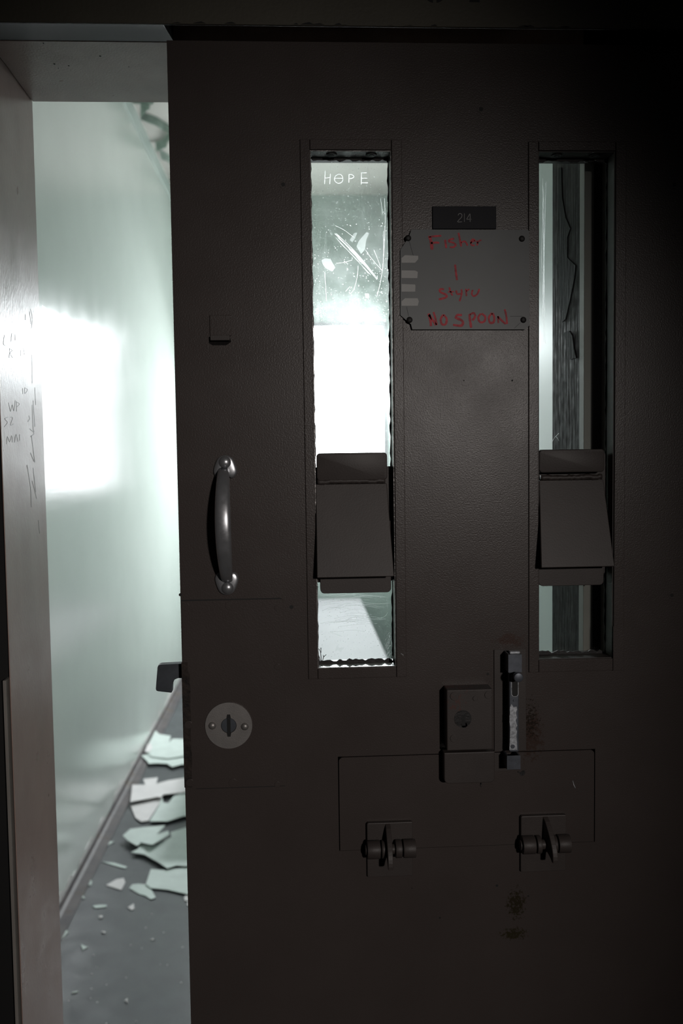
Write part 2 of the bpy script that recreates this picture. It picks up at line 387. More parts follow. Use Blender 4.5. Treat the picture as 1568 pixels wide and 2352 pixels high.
# peeling paint where ceiling meets the left wall
bm = BM()
def curl(pts, drop):
    a = [Vector(p) for p in pts]
    top = [bm.verts.new(p) for p in a]; bot = [bm.verts.new(p+Vector((random.uniform(-.02, .02), random.uniform(-.02, .02), -drop*random.uniform(.6, 1.2)))) for p in a]
    for i in range(len(a)-1): bm.faces.new((top[i], top[i+1], bot[i+1], bot[i]))
for (y0, y1, dx, drop) in ((2.5, 3.35, .10, .045), (3.42, 3.62, .07, .07), (3.75, 4.2, .12, .05), (4.3, 4.9, .08, .05)):
    n = 7; curl([(XL+.02+dx*(1-abs(2*i/n-1)**1.5)+random.uniform(0, .03), y0+(y1-y0)*i/n, ZC) for i in range(n+1)], drop)
r = bmesh.ops.solidify(bm, geom=bm.faces[:], thickness=.004)
obj('peeling_paint', bm, 'peel', ceil)
bm = BM(); box(bm, XL, YR+.01, ZC-.11, XL+.006, YB, ZC-.02, .002); obj('cornice_strip', bm, 'mintback', wl)

# pale slab bunk under the window
bm = BM(); zb = .5
bx1 = None
d1 = ray(853, 1419); q1 = CAM + d1*((zb-CAM.z)/d1.z); d2 = ray(885, 1513); q2 = CAM + d2*((zb-CAM.z)/d2.z)
bx1 = (q1.x+q2.x)/2
bunk = empty('bunk', (bx1-.4, 4.0, 0)); tag(bunk, 'pale flat bunk slab below the bright window, seen through scratched left pane', 'bunk')
box(bm, bx1-.8, 2.75, zb-.06, bx1, YB-.02, zb, .006); obj('slab', bm, 'slab', bunk)
bm = BM(); box(bm, bx1-.74, 2.85, 0, bx1-.06, YB-.03, zb-.061); obj('plinth', bm, 'mintback', bunk)

# ------------------------------------------------------------------ loose paint on the cell floor
A = lambda a, b: (120+a/4.3545, 1560+b/4.3545)
B = lambda a, b: (120+a/4.7515, 1980+b/4.7515)
def flake(name, pts, mat, label, z=.002, th=.0025, lift=0.0, cat='paint flake', group='fallen paint on the cell floor'):
    base = [UF(*p, z) for p in pts]
    c = sum(base, Vector())/len(base)
    bm = BM()
    # refine the outline so it can curl
    ol = []
    for i, p in enumerate(base):
        q = base[(i+1) % len(base)]; k = 3 if (q-p).length > .05 else 1
        ol += [p.lerp(q, j/k) for j in range(k)]
    r = max((p-c).length for p in ol); ph = random.uniform(0, 6.28)
    def zz(p): 
        d = p-c; return lift*(.5+.5*math.cos(math.atan2(d.y, d.x)*2+ph))*(d.length/r)**2
    top = [bm.verts.new((p.x, p.y, z+th+zz(p)+.0*p.z)) for p in ol]; bot = [bm.verts.new((p.x, p.y, z+zz(p))) for p in ol]
    n = len(ol)
    bm.faces.new(top); bm.faces.new(bot[::-1])
    for i in range(n): bm.faces.new((top[i], bot[i], bot[(i+1) % n], top[(i+1) % n]))
    bmesh.ops.recalc_face_normals(bm, faces=bm.faces[:]); bmesh.ops.triangulate(bm, faces=[f for f in bm.faces if len(f.verts) > 4])
    return tag(obj(name, bm, mat), label, cat, group)
G, W = 'flake_green', 'flake_white'
big = [
 ([(1030,520),(1070,555),(1185,570),(1165,640),(1200,600),(1290,600),(1420,620),(1420,760),(1150,800),(1000,780),(930,740),(940,690),(990,600)], G, 'farthest torn paint sheet by the wall, pale blue-white with ragged top', 0.0175, 0.004),
 ([(890,770),(1050,745),(1150,780),(1420,745),(1420,850),(1290,860),(1200,885),(1150,850),(1040,845),(965,850),(950,825)], G, 'long pale green sheet with shadowed edge lying against the farthest sheet', 0.012, 0.004),
 ([(800,1060),(930,1060),(910,1005),(1055,990),(1040,1050),(1150,1020),(1310,995),(1440,980),(1440,1120),(1290,1140),(1200,1150),(1110,1160),(1090,1190),(1050,1185),(780,1240)], W, 'broad whitish paint sheet with notched top, second cluster from the back', 0.0175, 0.005),
 ([(785,1270),(1060,1190),(1100,1200),(1050,1280),(960,1425),(890,1435),(830,1390)], W, 'white wedge-shaped paint piece below the notched whitish sheet', 0.004, 0.003),
 ([(1100,1190),(1110,1240),(1160,1245),(1210,1180),(1320,1130),(1440,1130),(1440,1370),(1310,1380),(1150,1430),(970,1425),(1060,1280)], G, 'pale green sheet right of the white wedge, running behind the door edge', 0.0105, 0.005),
 ([(705,1575),(780,1520),(900,1500),(1130,1470),(1040,1560),(1160,1520),(1170,1560),(1000,1690),(890,1640),(850,1680),(760,1620)], G, 'fan-shaped creased green paint piece with pointed left tip', 0.021, 0.012),
 ([(790,1740),(860,1700),(880,1650),(1000,1680),(1050,1660),(1190,1590),(1185,1540),(1330,1500),(1450,1500),(1450,1880),(1240,1870),(1150,1900),(1060,1840),(920,1760)], G, 'largest creased green sheet, just in front of the fan-shaped piece', 0.0105, 0.008),
 ([(985,1910),(1120,1915),(1330,1890),(1470,1890),(1470,2180),(1340,2155),(1150,2110),(985,2095),(935,2060)], G, 'nearest big flat green sheet with straight front edge, beside the door', 0.004, 0.005),
 ([(770,2095),(800,2060),(860,2055),(930,2060),(985,2100),(1030,2180),(1030,2195),(985,2210),(930,2170),(870,2155)], G, 'small curved green piece touching left end of nearest big sheet', 0.0005, 0.002),
]
for pts, m, lab, z, lf in big: flake('paint_sheet', [A(*p) for p in pts], m, lab, z, .0024, lf, 'paint sheet', 'torn paint sheets on the cell floor')
chips = [
 (A, [(925,730),(950,660),(985,640),(1000,690),(970,735)], W, 'bright white curled chip at left edge of the farthest sheet'),
 (A, [(1345,2240),(1375,2230),(1385,2260),(1350,2270)], W, 'crumb of white paint at the door edge in front of nearest sheet'),
 (A, [(495,1830),(620,1840),(745,1880),(730,1900),(560,1850)], G, 'long thin green sliver of paint left of the largest sheet'),
 (A, [(535,2065),(640,2005),(715,1995),(730,2035),(690,2115)], W, 'white four-sided paint chip left of the small curved piece'),
 (A, [(360,2030),(375,2000),(400,2030),(385,2070),(365,2065)], G, 'little upright oval chip between base strip and white four-sided chip'),
 (A, [(270,2165),(310,2170),(330,2205),(290,2195)], G, 'little slanted chip lying nearest the base strip'),
 (A, [(400,2275),(470,2260),(545,2265),(540,2285),(490,2290),(430,2295)], G, 'bluish strip-shaped chip with a thin tail on its right'),
 (A, [(755,2285),(815,2250),(822,2300),(795,2315)], W, 'white thumbnail-sized chip in front of the small curved piece'),
 (A, [(540,1625),(620,1630),(560,1665)], G, 'pale triangular chip left of the fan-shaped piece'),
 (A, [(600,1440),(665,1440),(640,1480)], G, 'pale chip beside rusty base strip, above the fan-shaped piece'),
 (A, [(1315,2190),(1335,2170),(1370,2170),(1370,2225),(1325,2225)], W, 'small white chip half hidden by the door, under the nearest sheet'),
 (B, [(60,725),(105,730),(180,765),(100,850),(60,790)], G, 'green triangular chip half hidden behind the left jamb'),
 (B, [(305,900),(390,935),(335,965)], G, 'green triangular chip on bare floor, right of the one by the jamb'),
 (B, [(505,595),(550,590),(540,620),(510,615)], W, 'pea-sized chip below the strip-shaped chip with tail'),
 (B, [(535,765),(580,765),(570,785)], W, 'tiny flat chip alone in the middle left of the floor'),
 (B, [(1070,850),(1100,840),(1115,850),(1090,862)], W, 'tiny flat chip alone on floor towards the door edge'),
 (B, [(205,1440),(230,1420),(285,1415),(270,1430)], G, 'thin splinter of paint close to the foot of the jamb'),
 (B, [(785,1520),(822,1495),(820,1530)], W, 'larger of two touching tiny triangles at front of floor'),
 (B, [(808,1537),(822,1533),(822,1548)], W, 'smaller of two touching tiny triangles at front of floor'),
]
for fn, pts, m, lab in chips: flake('paint_chip', [fn(*p) for p in pts], m, lab, .0245 if 'curled' in lab else .0005, .0018, .002, 'paint chip', 'paint chips on the cell floor')
for a, b in ((1215,770),(1420,932),(480,1150),(430,1222),(592,1342),(428,1385),(418,1488),(1178,1120),(180,1517),(490,1533),(915,1742),(590,1765),(1255,1125),(975,943),(805,1265),(1405,1320),(855,910),(1020,720),(1085,570),(450,1020)):
    r = random.uniform(4, 8)
    flake('paint_speck', [B(a+r*1.4*math.cos(k*1.26), b+r*math.sin(k*1.26)) for k in range(5)], W, 'tiny pale speck of paint on the bare floor in front of the sheets', .0004, .0012, 0, 'paint speck', 'paint specks on bare floor')

# ------------------------------------------------------------------ the sliding door
DT = .045
DX0 = (U(383, 93).x+U(410.5, 1222).x+U(438, 2352).x)/3; DX1 = .80
DZ1 = U(900, 98).z; DZ0 = .012
W1 = rect(720, 345, 904.5, 1534); W2 = rect(1235.5, 350, 1410, 1512)
W2 = (W2[0], W1[1]+.004, W2[2], W1[3])
HT = rect(777, 1729, 1366, 1944)
door = empty('sliding_door', (DX0, DT/2, DZ0)); tag(door, 'dark brown painted steel sliding cell door with two tall narrow vision panes', 'door', kind='thing')
def holed(bm, x0, z0, x1, z1, holes, ya, yb):
    xs = sorted({x0, x1, *[h[0] for h in holes], *[h[2] for h in holes]}); zs = sorted({z0, z1, *[h[1] for h in holes], *[h[3] for h in holes]})
    solid = {}
    for i in range(len(xs)-1):
        for j in range(len(zs)-1):
            cx, cz = (xs[i]+xs[i+1])/2, (zs[j]+zs[j+1])/2
            solid[i, j] = not any(h[0] < cx < h[2] and h[1] < cz < h[3] for h in holes)
    V = {}
    def v(i, j, y):
        k = (i, j, y)
        if k not in V: V[k] = bm.verts.new((xs[i], y, zs[j]))
        return V[k]
    for (i, j), s in solid.items():
        if not s: continue
        bm.faces.new((v(i, j, ya), v(i+1, j, ya), v(i+1, j+1, ya), v(i, j+1, ya))); bm.faces.new((v(i, j+1, yb), v(i+1, j+1, yb), v(i+1, j, yb), v(i, j, yb)))
        for (di, dj, a, b) in ((-1, 0, (i, j), (i, j+1)), (1, 0, (i+1, j+1), (i+1, j)), (0, -1, (i+1, j), (i, j)), (0, 1, (i, j+1), (i+1, j+1))):
            if not solid.get((i+di, j+dj), False):
                bm.faces.new((v(*a, ya), v(*b, ya), v(*b, yb), v(*a, yb)))
    bmesh.ops.recalc_face_normals(bm, faces=bm.faces[:])
bm = BM(); holed(bm, DX0, DZ0, DX1, DZ1, [W1, W2, HT], 0, DT)
obj('door_leaf', bm, 'door', door)

def vision(Wn, fo, seed, glass, liner):
    x0, z0, x1, z1 = Wn
    rnd = random.Random(seed)
    fx0, fz0, fx1, fz1 = fo
    # frame: four mitre-less bars around the opening, slightly proud of the leaf
    bm = BM(); g = .0004
    box(bm, fx0, -.0022, fz0, x0, .0, fz1, .0007); box(bm, x1, -.0022, fz0, fx1, .0, fz1, .0007)
    box(bm, x0+g, -.0020, fz0, x1-g, .0, z0, .0007); box(bm, x0+g, -.0020, z1, x1-g, .0, fz1, .0007)
    fr = obj('window_frame', bm, 'door', door)
    bm = BM(); t = .0012
    ring(bm, [(x0+.0001, z0+.0001), (x1-.0001, z0+.0001), (x1-.0001, z1-.0001), (x0+.0001, z1-.0001)], [(x0+t, z0+t), (x1-t, z0+t), (x1-t, z1-t), (x0+t, z1-t)], .0005, .0235)
    obj('frame_liner', bm, liner, fr)
    for k in (.27, .76):
        bm = BM(); xx = x0+(x1-x0)*k
        cyl(bm, (xx, .011), .0068, 'z', z1-t-.0014, z1-t, 20, .0004)
        cyl(bm, (xx, .011), .0030, 'z', z1-t-.0018, z1-t-.0013, 6); obj('screw', bm, 'seal', fr)
    # pane
    bm = BM(); box(bm, x0+.0004, .0252, z0+.0004, x1-.0004, .0305, z1-.0004); pane = obj('window_pane', bm, glass, door)
    # sealant bead with a ragged inner edge
    n = 40; outer, inner = [], []
    ow, oz = x1-x0-.0006, z1-z0-.0006
    def edge(nn, p, q, depth):
        for i in range(nn):
            f = i/nn; X, Z = p[0]+(q[0]-p[0])*f, p[1]+(q[1]-p[1])*f
            outer.append((X, Z)); dx, dz = q[0]-p[0], q[1]-p[1]; l = math.hypot(dx, dz)
            w = depth*(.6+.8*rnd.random())
            f2 = min(max(f, w/l*1.0), 1-w/l)
            X, Z = p[0]+dx*f2, p[1]+dz*f2
            inner.append((X-dz/l*w, Z+dx/l*w))
    a0, b0, a1, b1 = x0+.0003, z0+.0003, x1-.0003, z1-.0003
    edge(24, (a0, b0), (a1, b0), .0045); edge(90, (a1, b0), (a1, b1), .0022); edge(24, (a1, b1), (a0, b1), .004); edge(90, (a0, b1), (a0, b0), .0018)
    bm = BM(); ring(bm, outer, inner, .0238, .0251); obj('sealant_bead', bm, 'seal', pane)
    return fr, pane
fr1, pane1 = vision(W1, rect(698.5, 321, 927.5, 1557), 3, 'glass', 'liner')
fr2, pane2 = vision(W2, rect(1213, 326, 1434, 1541), 5, 'glass_clean', 'hardware')
bm = BM()      # short repaired lower length of the right-hand stop
zs = U(1422, 1437).z; f2 = rect(1213, 326, 1434, 1541)
box(bm, W2[2]-.001, -.0034, f2[1], f2[2], -.0021, zs, .0005); obj('stop_patch', bm, 'door', fr2)

# scratches on the left pane: letters, swirls, smudges
YP = .0250
def strokes(name, ss, w, mat, parent, Y0=YP-.0003, Y1=YP+.0001, k=5, jit=.3):
    bm = BM()
    for s in ss: ribbon(bm, [(U(a, b, YP).x, U(a, b, YP).z) for a, b in smoothline(s, k)], w, Y0, Y1, jit)
    o = obj(name, bm, mat, parent)
    if len(ss) > 2: o['kind'] = 'stuff'
    return o
Z8 = lambda a, b: (690+a/5.225, 310+b/5.225)
strokes('scratched_lettering', [[Z8(*p) for p in s] for s in (
    [(295, 430), (288, 590)], [(358, 465), (350, 590)], [(290, 520), (350, 512)],
    [(455, 470), (415, 500), (410, 550), (450, 580), (495, 565), (508, 520), (485, 478), (450, 470)], [(410, 522), (508, 520)],
    [(582, 470), (578, 575)], [(580, 475), (620, 480), (640, 500), (615, 522), (582, 525)],
    [(730, 450), (728, 595)], [(730, 455), (795, 455)], [(730, 522), (802, 520)], [(730, 575), (808, 575)])], .0009, 'scratch', pane1)
rs = random.Random(11); ss = []
for i in range(15):     # the diagonal sweep of scratches
    o = rs.gauss(0, 24); s = rs.uniform(0, .35); e = rs.uniform(.6, 1.0)
    a = (400+o*.6+520*s, 1175-o*.8+(560+o)*s); b = (400+o+520*e, 1175-o+ (560+o)*e)
    ss.append([a, ((a[0]+b[0])/2+rs.uniform(-8, 14), (a[1]+b[1])/2+rs.uniform(-22, 4)), b])
for c in ([(1005, 760), (1015, 1000), (1000, 1400), (970, 1700), (915, 1940)], [(960, 760), (985, 950)], [(430, 1540), (520, 1530), (620, 1500)], [(290, 1650), (300, 1800), (310, 1990)], [(520, 1510), (570, 1550)],
          [(690, 1570), (680, 1700), (640, 1850), (590, 1910)], [(590, 1820), (540, 1880)], [(420, 1090), (520, 1140), (640, 1230)], [(780, 1380), (850, 1480), (980, 1630)], [(995, 1150), (990, 1550), (940, 1850)], [(700, 1960), (705, 2100)], [(880, 1380), (960, 1580)]): ss.append(c)
strokes('scratch_lines', [[Z8(*p) for p in s] for s in ss], .00026, 'scratch', pane1)
ss = []
Z9 = lambda a, b: (700+a/7.127, 1330+b/7.127)
for i in range(34):
    y = rs.uniform(265, 760); x = rs.uniform(230, 700); l = rs.uniform(300, 800)
    ss.append([(x, y+rs.uniform(0, 50)), (x+l*.5, y-rs.uniform(5, 35)), (min(x+l, 1390), y+rs.uniform(-25, 35))])
for c in ([(1240, 235), (1250, 290), (1230, 320)], [(1340, 265), (1345, 470)], [(410, 865), (600, 850), (800, 835), (980, 860)], [(410, 865), (610, 940)], [(360, 600), (440, 610)], [(1360, 540), (1300, 620), (1200, 640)], [(1430, 920), (1380, 1040), (1320, 1150)], [(1440, 900), (1330, 1120)]): ss.append(c)
for i in range(30):
    x = rs.uniform(1330, 1440); y = rs.uniform(850, 1280); ss.append([(x, y), (x-rs.uniform(10, 60), y+rs.uniform(40, 110))])
strokes('scratch_lines', [[Z9(*p) for p in s] for s in ss], .00028, 'scratch', pane1)
bm = BM()
for poly in ([(790, 1165), (825, 1180), (790, 1250), (770, 1380), (725, 1430), (670, 1340), (700, 1270)], [(640, 1180), (680, 1170), (655, 1240), (620, 1290), (590, 1260)], [(250, 1500), (300, 1480), (360, 1490), (400, 1560), (420, 1590), (380, 1640), (300, 1600), (265, 1550)], [(770, 1900), (820, 1905), (825, 1950), (780, 1960)]):
    bm = BM(); prism(bm, [(U(*Z8(*p), YP).x, U(*Z8(*p), YP).z) for p in poly], 'y', YP-.0002, YP+.0001); obj('smudge', bm, 'smudge', pane1)
bm = BM()
prism(bm, [(U(*Z9(*p), YP).x, U(*Z9(*p), YP).z) for p in [(500, 1150), (530, 1075), (560, 1130), (650, 1115), (600, 1170), (590, 1200), (540, 1165), (490, 1190)]], 'y', YP-.0002, YP+.0001)
obj('smudge', bm, 'smudge', pane1)
strokes('sealant_cracks', [[Z9(*p) for p in s] for s in ([(225, 1140), (255, 1200), (270, 1350)], [(262, 1120), (262, 1210)], [(290, 1350), (305, 1280), (350, 1235)], [(305, 1280), (300, 1240)], [(210, 1210), (240, 1290), (265, 1350)], [(590, 1350), (592, 1310)], [(1355, 1350), (1365, 1300)], [(1440, 1150), (1430, 1230), (1420, 1340)])], .0008, 'seal', pane1)
ss = []
for i in range(5): ss.append([(1253+rs.uniform(-9, 3), 400+rs.uniform(0, 40)), (1246+rs.uniform(-4, 4), 600), (1248+rs.uniform(-4, 4), 700+rs.uniform(0, 100))])
ss += [[(1265, 1020), (1275, 1003), (1283, 1012)], [(1275, 1003), (1283, 995)]]
strokes('scratch_lines', ss, .0004, 'scratch', pane2)

# speaking hoods over the panes
def hood(bar, plate, low, back, Wn):
    x0, z0, x1, z1 = rect(*back, .018)
    bm = BM(); prism(bm, rrect(max(x0, Wn[0]+.0003), z0, min(x1, Wn[2]-.0016), z1, .003), 'y', .018, .0236); base = obj('speaking_hood', bm, 'hardware', door)
    x0, z0, x1, _ = rect(low[0], low[1], low[2], low[3], .010); _, _, _, z1 = rect(*bar, .010)
    zt = z1
    bm = BM(); prism(bm, rrect(x0, z0, x1, z0+.09, .0055, 6, (1, 1, 0, 0)), 'y', .010, .0178, .0006); obj('lower_lip', bm, 'hardware', base)
    bx0, bz0, bx1, bz1 = rect(*bar, .002)
    bm = BM(); prism(bm, rrect(bx0, bz0, bx1, bz1, .0045), 'y', .0015, .0178, .0015); obj('top_bar', bm, 'hardware', base, smooth='auto')
    (tl, tr_), (bl, br) = plate
    Yt, Yb = .004, -.020
    P = [U(*tl, Yt), U(*tr_, Yt), U(*br, Yb), U(*bl, Yb)]
    zT = (P[0].z+P[1].z)/2; zB = (P[2].z+P[3].z)/2; P[0].z = P[1].z = zT; P[2].z = P[3].z = zB
    bm = BM(); nrm = (P[1]-P[0]).cross(P[2]-P[0]).normalized()
    if nrm.y < 0: nrm = -nrm
    a = [bm.verts.new(p) for p in P]; b = [bm.verts.new(p+nrm*.003) for p in P]
    bm.faces.new(a); bm.faces.new(b[::-1])
    for i in range(4): bm.faces.new((a[i], b[i], b[(i+1) % 4], a[(i+1) % 4]))
    bmesh.ops.recalc_face_normals(bm, faces=bm.faces[:])
    bmesh.ops.bevel(bm, geom=bm.edges[:], offset=.0007, segments=1, affect='EDGES')
    obj('slanted_cover', bm, 'hardware', base)
    # weld bead in the groove between bar and cover
    bm = BM(); n = 26; pts = [Vector((P[0].x+.002+(P[1].x-P[0].x-.004)*i/n, .0045, zT+.003+random.uniform(-.0008, .0008))) for i in range(n+1)]
    rows = [[bm.verts.new(p+Vector((0, -.0035*math.cos(2*PI*k/8), .0035*math.sin(2*PI*k/8)*(1+random.uniform(-.2, .2))))) for k in range(8)] for p in pts]
    for i in range(n):
        for k in range(8): bm.faces.new((rows[i][k], rows[i][(k+1) % 8], rows[i+1][(k+1) % 8], rows[i+1][k]))
    bm.faces.new(rows[0]); bm.faces.new(rows[-1][::-1]); bmesh.ops.recalc_face_normals(bm, faces=bm.faces[:])
    obj('weld_bead', bm, 'hardware', base, smooth=True)
hood((727, 1040, 889, 1103), (((725, 1111), (888, 1111)), ((728, 1327), (905, 1324))), (735, 1300, 898, 1362), (719, 1072, 909, 1336), W1)
hood((1238, 1032, 1388, 1085), (((1238, 1101), (1385, 1103)), ((1243, 1303), (1411, 1302))), (1237, 1290, 1386, 1345), (1235, 1040, 1389, 1320), W2)

# pull handle
def rosette(cx, cyy, s):      # s=+1 screw end up (upper plate), -1 mirrored
    o = [(0, -27), (-9, -25), (-17, -19), (-22, -9), (-26, 3), (-27, 12), (-24, 20), (-19, 25), (-13, 26), (-9, 23), (0, 22), (9, 23), (13, 26), (19, 25), (24, 20), (27, 12), (26, 3), (22, -9), (17, -19), (9, -25)]
    pts = [(U(cx+a, cyy+b*s).x, U(cx+a, cyy+b*s).z) for a, b in smoothline(o+[o[0]], 3)[:-1]]
    c = U(cx, cyy); rows = []
    bm = BM()
    for sc, y in ((1.0, -.0001), (1.0, -.0026), (.95, -.0040), (.86, -.0047), (.66, -.0052), (.4, -.0055)):
        rows.append([bm.verts.new((c.x+(x-c.x)*sc, y, c.z+(z-c.z)*sc)) for x, z in pts])
    n = len(pts)
    for k in range(len(rows)-1):
        for i in range(n): bm.faces.new((rows[k][i], rows[k][(i+1) % n], rows[k+1][(i+1) % n], rows[k+1][i]))
    bm.faces.new(rows[0]); bm.faces.new(rows[-1][::-1]); bmesh.ops.recalc_face_normals(bm, faces=bm.faces[:])
    return bm
bm = BM(); top, bot = U(514.5, 1082), U(522.5, 1328); n = 36; pts = []
for i in range(n+1):
    f = i/n; e = math.sin(PI*f)**.62
    p = top.lerp(bot, f); pts.append(Vector((p.x, -.005-.037*e, p.z)))
def prof(i):
    f = i/n; w = .0068+.0026*math.sin(PI*f)**.7; h = .0050
    return [(w*math.copysign(abs(math.cos(a))**.75, math.cos(a)), h*math.copysign(abs(math.sin(a))**.75, math.sin(a))) for a in [2*PI*k/20 for k in range(20)]]
sweep(bm, pts, prof); hnd = obj('pull_handle', bm, 'steel', door, smooth=True)
for cx, cyy, s in ((517.5, 1072, 1), (521, 1339, -1)):
    obj('mounting_plate', rosette(cx, cyy, s), 'steel', hnd, smooth=True)
    q = U(cx+(-.5 if s > 0 else 2), cyy-s*10); bm = BM(); dome(bm, q.x, q.z, -.0045, .0076, .0052); obj('screw', bm, 'steel', hnd, smooth='auto')

# card clip
x0, z0, x1, z1 = rect(482, 724, 531, 772)
bm = BM(); box(bm, x0, -.0022, z0, x1, -.0001, z1, .0006); clip = obj('card_clip', bm, 'door', door)
xa, za, xb, zb_ = rect(484, 768, 528, 778)
bm = BM(); box(bm, xa, -.008, za-.003, xb, -.0065, zb_-.002, .0004); box(bm, xa, -.0065, za-.003, xb, -.0001, za-.0015); obj('clip_lip', bm, 'hardware', clip)
xa, za, xb, zb_ = rect(477, 778, 531, 793)
bm = BM(); prism(bm, [(xa+.001, za+.003), (xa+.006, za), (xb-.006, za), (xb, za+.004), (xb-.001, zb_), (xa+.002, zb_-.001)], 'y', -.0006, .0002); obj('chipped_paint', bm, 'patch', clip)

# lock case cover plate
x0, z0, x1, z1 = rect(412, 1378, 654, 1808)
bm = BM(); box(bm, DX0+.001, -.0011, z0, x1, -.0001, z1, .0003); lc = obj('lock_cover', bm, 'door', door)
bm = BM(); zt = z1+.0006; box(bm, DX0+.001, -.0006, z1, x1-.002, -.0001, z1+.0014); obj('cover_gap', bm, 'dark', lc); bm = BM(); box(bm, DX0+.014, -.0006, z0-.0009, x1-.002, -.0001, z0); obj('cover_gap', bm, 'dark', lc)
for a, b, r in ((417, 1393, 9), (526, 1391, 9), (637, 1396, 7), (637, 1531, 7), (535, 1797, 10), (637, 1801, 7), (421, 1664, 9), (428, 1797, 9)):
    q = U(a, b); bm = BM(); rr = r*.00053; q.x = max(q.x, DX0+.0015+rr)
    o_ = [(q.x+rr*math.cos(2*PI*k/24), q.z+rr*math.sin(2*PI*k/24)) for k in range(24)]; i_ = [(q.x+rr*.86*math.cos(2*PI*k/24), q.z+rr*.86*math.sin(2*PI*k/24)) for k in range(24)]
    cyl(bm, (q.x, q.z), rr, 'y', -.0017, -.0012, 24, .0002); obj('screw', bm, 'door', lc)
bm = BM(); za, zb2 = U(425, 1808).z, U(420, 1521).z
rr = random.Random(4); pl = []; n = 30
for i in range(n+1):
    f = i/n; pl.append((DX0+.0085+.0012*rr.random()-(.002 if f > .93 else 0), za+(zb2-za)*f))
prism(bm, [(DX0-.0006, za), *pl, (DX0-.0006, zb2)], 'y', -.0016, -.0011); obj('worn_edge', bm, 'rust', lc)

# keyhole escutcheon
q = U(525.5, 1665); r = .0290; bm = BM()
n = 64
outer = [(q.x+r*math.cos(2*PI*k/n), q.z+r*math.sin(2*PI*k/n)) for k in range(n)]
def keyhole(a, rc=.0096, sw=.0026, sh=.0140):
    x, z = math.cos(a), math.sin(a)
    if abs(x)*rc < sw:      # slot zone
        return (q.x+x*rc if abs(x*rc) < sw else 0, q.z+math.copysign(sh, z))
    return (q.x+x*rc, q.z+z*rc)
ring(bm, outer, [keyhole(2*PI*k/n) for k in range(n)], -.0030, -.0012); esc = obj('keyhole_escutcheon', bm, 'brushed', door)
bm = BM(); cyl(bm, (q.x, q.z), .0150, 'y', -.0013, -.0011, 32); obj('keyway', bm, 'dark', esc)
bm = BM(); cyl(bm, (q.x, q.z), .0090, 'y', -.0021, -.0013, 32); obj('lock_cylinder', bm, 'hook', esc)
bm = BM(); box(bm, q.x-.0022, -.00235, q.z-.0088, q.x+.0022, -.00212, q.z+.0088, .0001); obj('key_slot', bm, 'dark', esc)
for a, b in ((488, 1665), (562.5, 1667)):
    s = U(a, b); bm = BM(); dome(bm, s.x, s.z, -.0030, .0048, .0036); obj('screw', bm, 'brushed', esc, smooth='auto')

# latch hook sticking out of the door edge
hk = [(440, 1523), (408, 1525), (368, 1527), (363, 1529), (361.5, 1533), (357.5, 1582), (358.5, 1586), (362, 1588), (393, 1591.5), (394.5, 1590), (395, 1573), (397, 1567), (401, 1561), (408, 1558), (440, 1557)]
bm = BM(); prism(bm, px(hk, .016), 'y', .016, .029, .0006); obj('latch_hook', bm, 'hook', door)

# plugs and screw holes in the leaf
for a, b, r in ((650, 424, 4.5), (1104, 251, 4.5), (1548, 424, 4.5), (1542, 1367, 4), (669, 1394, 4.5)):
    q = U(a, b); rr = r*.00054; bm = BM(); n = 20
    ring(bm, [(q.x+rr*1.9*math.cos(2*PI*k/n), q.z+rr*1.9*math.sin(2*PI*k/n)) for k in range(n)], [(q.x+rr*math.cos(2*PI*k/n), q.z+rr*math.sin(2*PI*k/n)) for k in range(n)], -.0004, .0)
    rg = obj('screw_hole', bm, 'door', door); bm = BM(); cyl(bm, (q.x, q.z), rr, 'y', -.0002, .0002, 16); obj('hole', bm, 'dark', rg)
# small chips on the leaf
bm = BM()
for a, b, s in ((1065, 874, 2), (1176, 874, 3), (1141, 2034, 4), (1213, 2058, 3), (1010, 2108, 3), (946, 2040, 2), (414, 1366, 5), (1120, 1548, 4), (1200, 1774, 6), (1104, 1800, 3)):
    bm = BM(); q = U(a, b); cyl(bm, (q.x, q.z), s*.0004, 'y', -.0004, .0001, 7); obj('chipped_paint', bm, 'dark', door)
bm = BM(); ribbon(bm, px([(1315, 1793), (1317, 1802), (1321, 1810)]), .0007, -.0003, .0001); obj('scratch', bm, 'bareworn', door); bm = BM(); ribbon(bm, px([(920, 1500), (926, 1504)]), .0006, -.0026, .0); obj('scratch', bm, 'bareworn', door)
bm = BM(); ribbon(bm, px(smoothline([(1104, 1797), (1103, 1804), (1106, 1808)], 3)), .001, -.0004, .0001); obj('paint_drip', bm, 'seal', door); bm = BM(); ribbon(bm, px(smoothline([(1188, 1772), (1196, 1775), (1203, 1770), (1204, 1777), (1198, 1780), (1194, 1776)], 4)), .0016, -.0005, .0001); obj('paint_drip', bm, 'seal', door)

# ---- food hatch
g = .0013
x0, z0, x1, z1 = HT
bm = BM(); prism(bm, rrect(x0+g, z0+.0004, x1-g, z1-g, .005, 5, (0, 0, 1, 1)), 'y', 0.0, .036)
hatch = obj('food_hatch', bm, 'door', door)
bm = BM(); box(bm, x0-.012, .0452, z0-.012, x1+.012, .049, z1+.012); obj('light_block', bm, 'dark', hatch)  # unseen plate added behind the hatch to stop cell light leaking through its gap

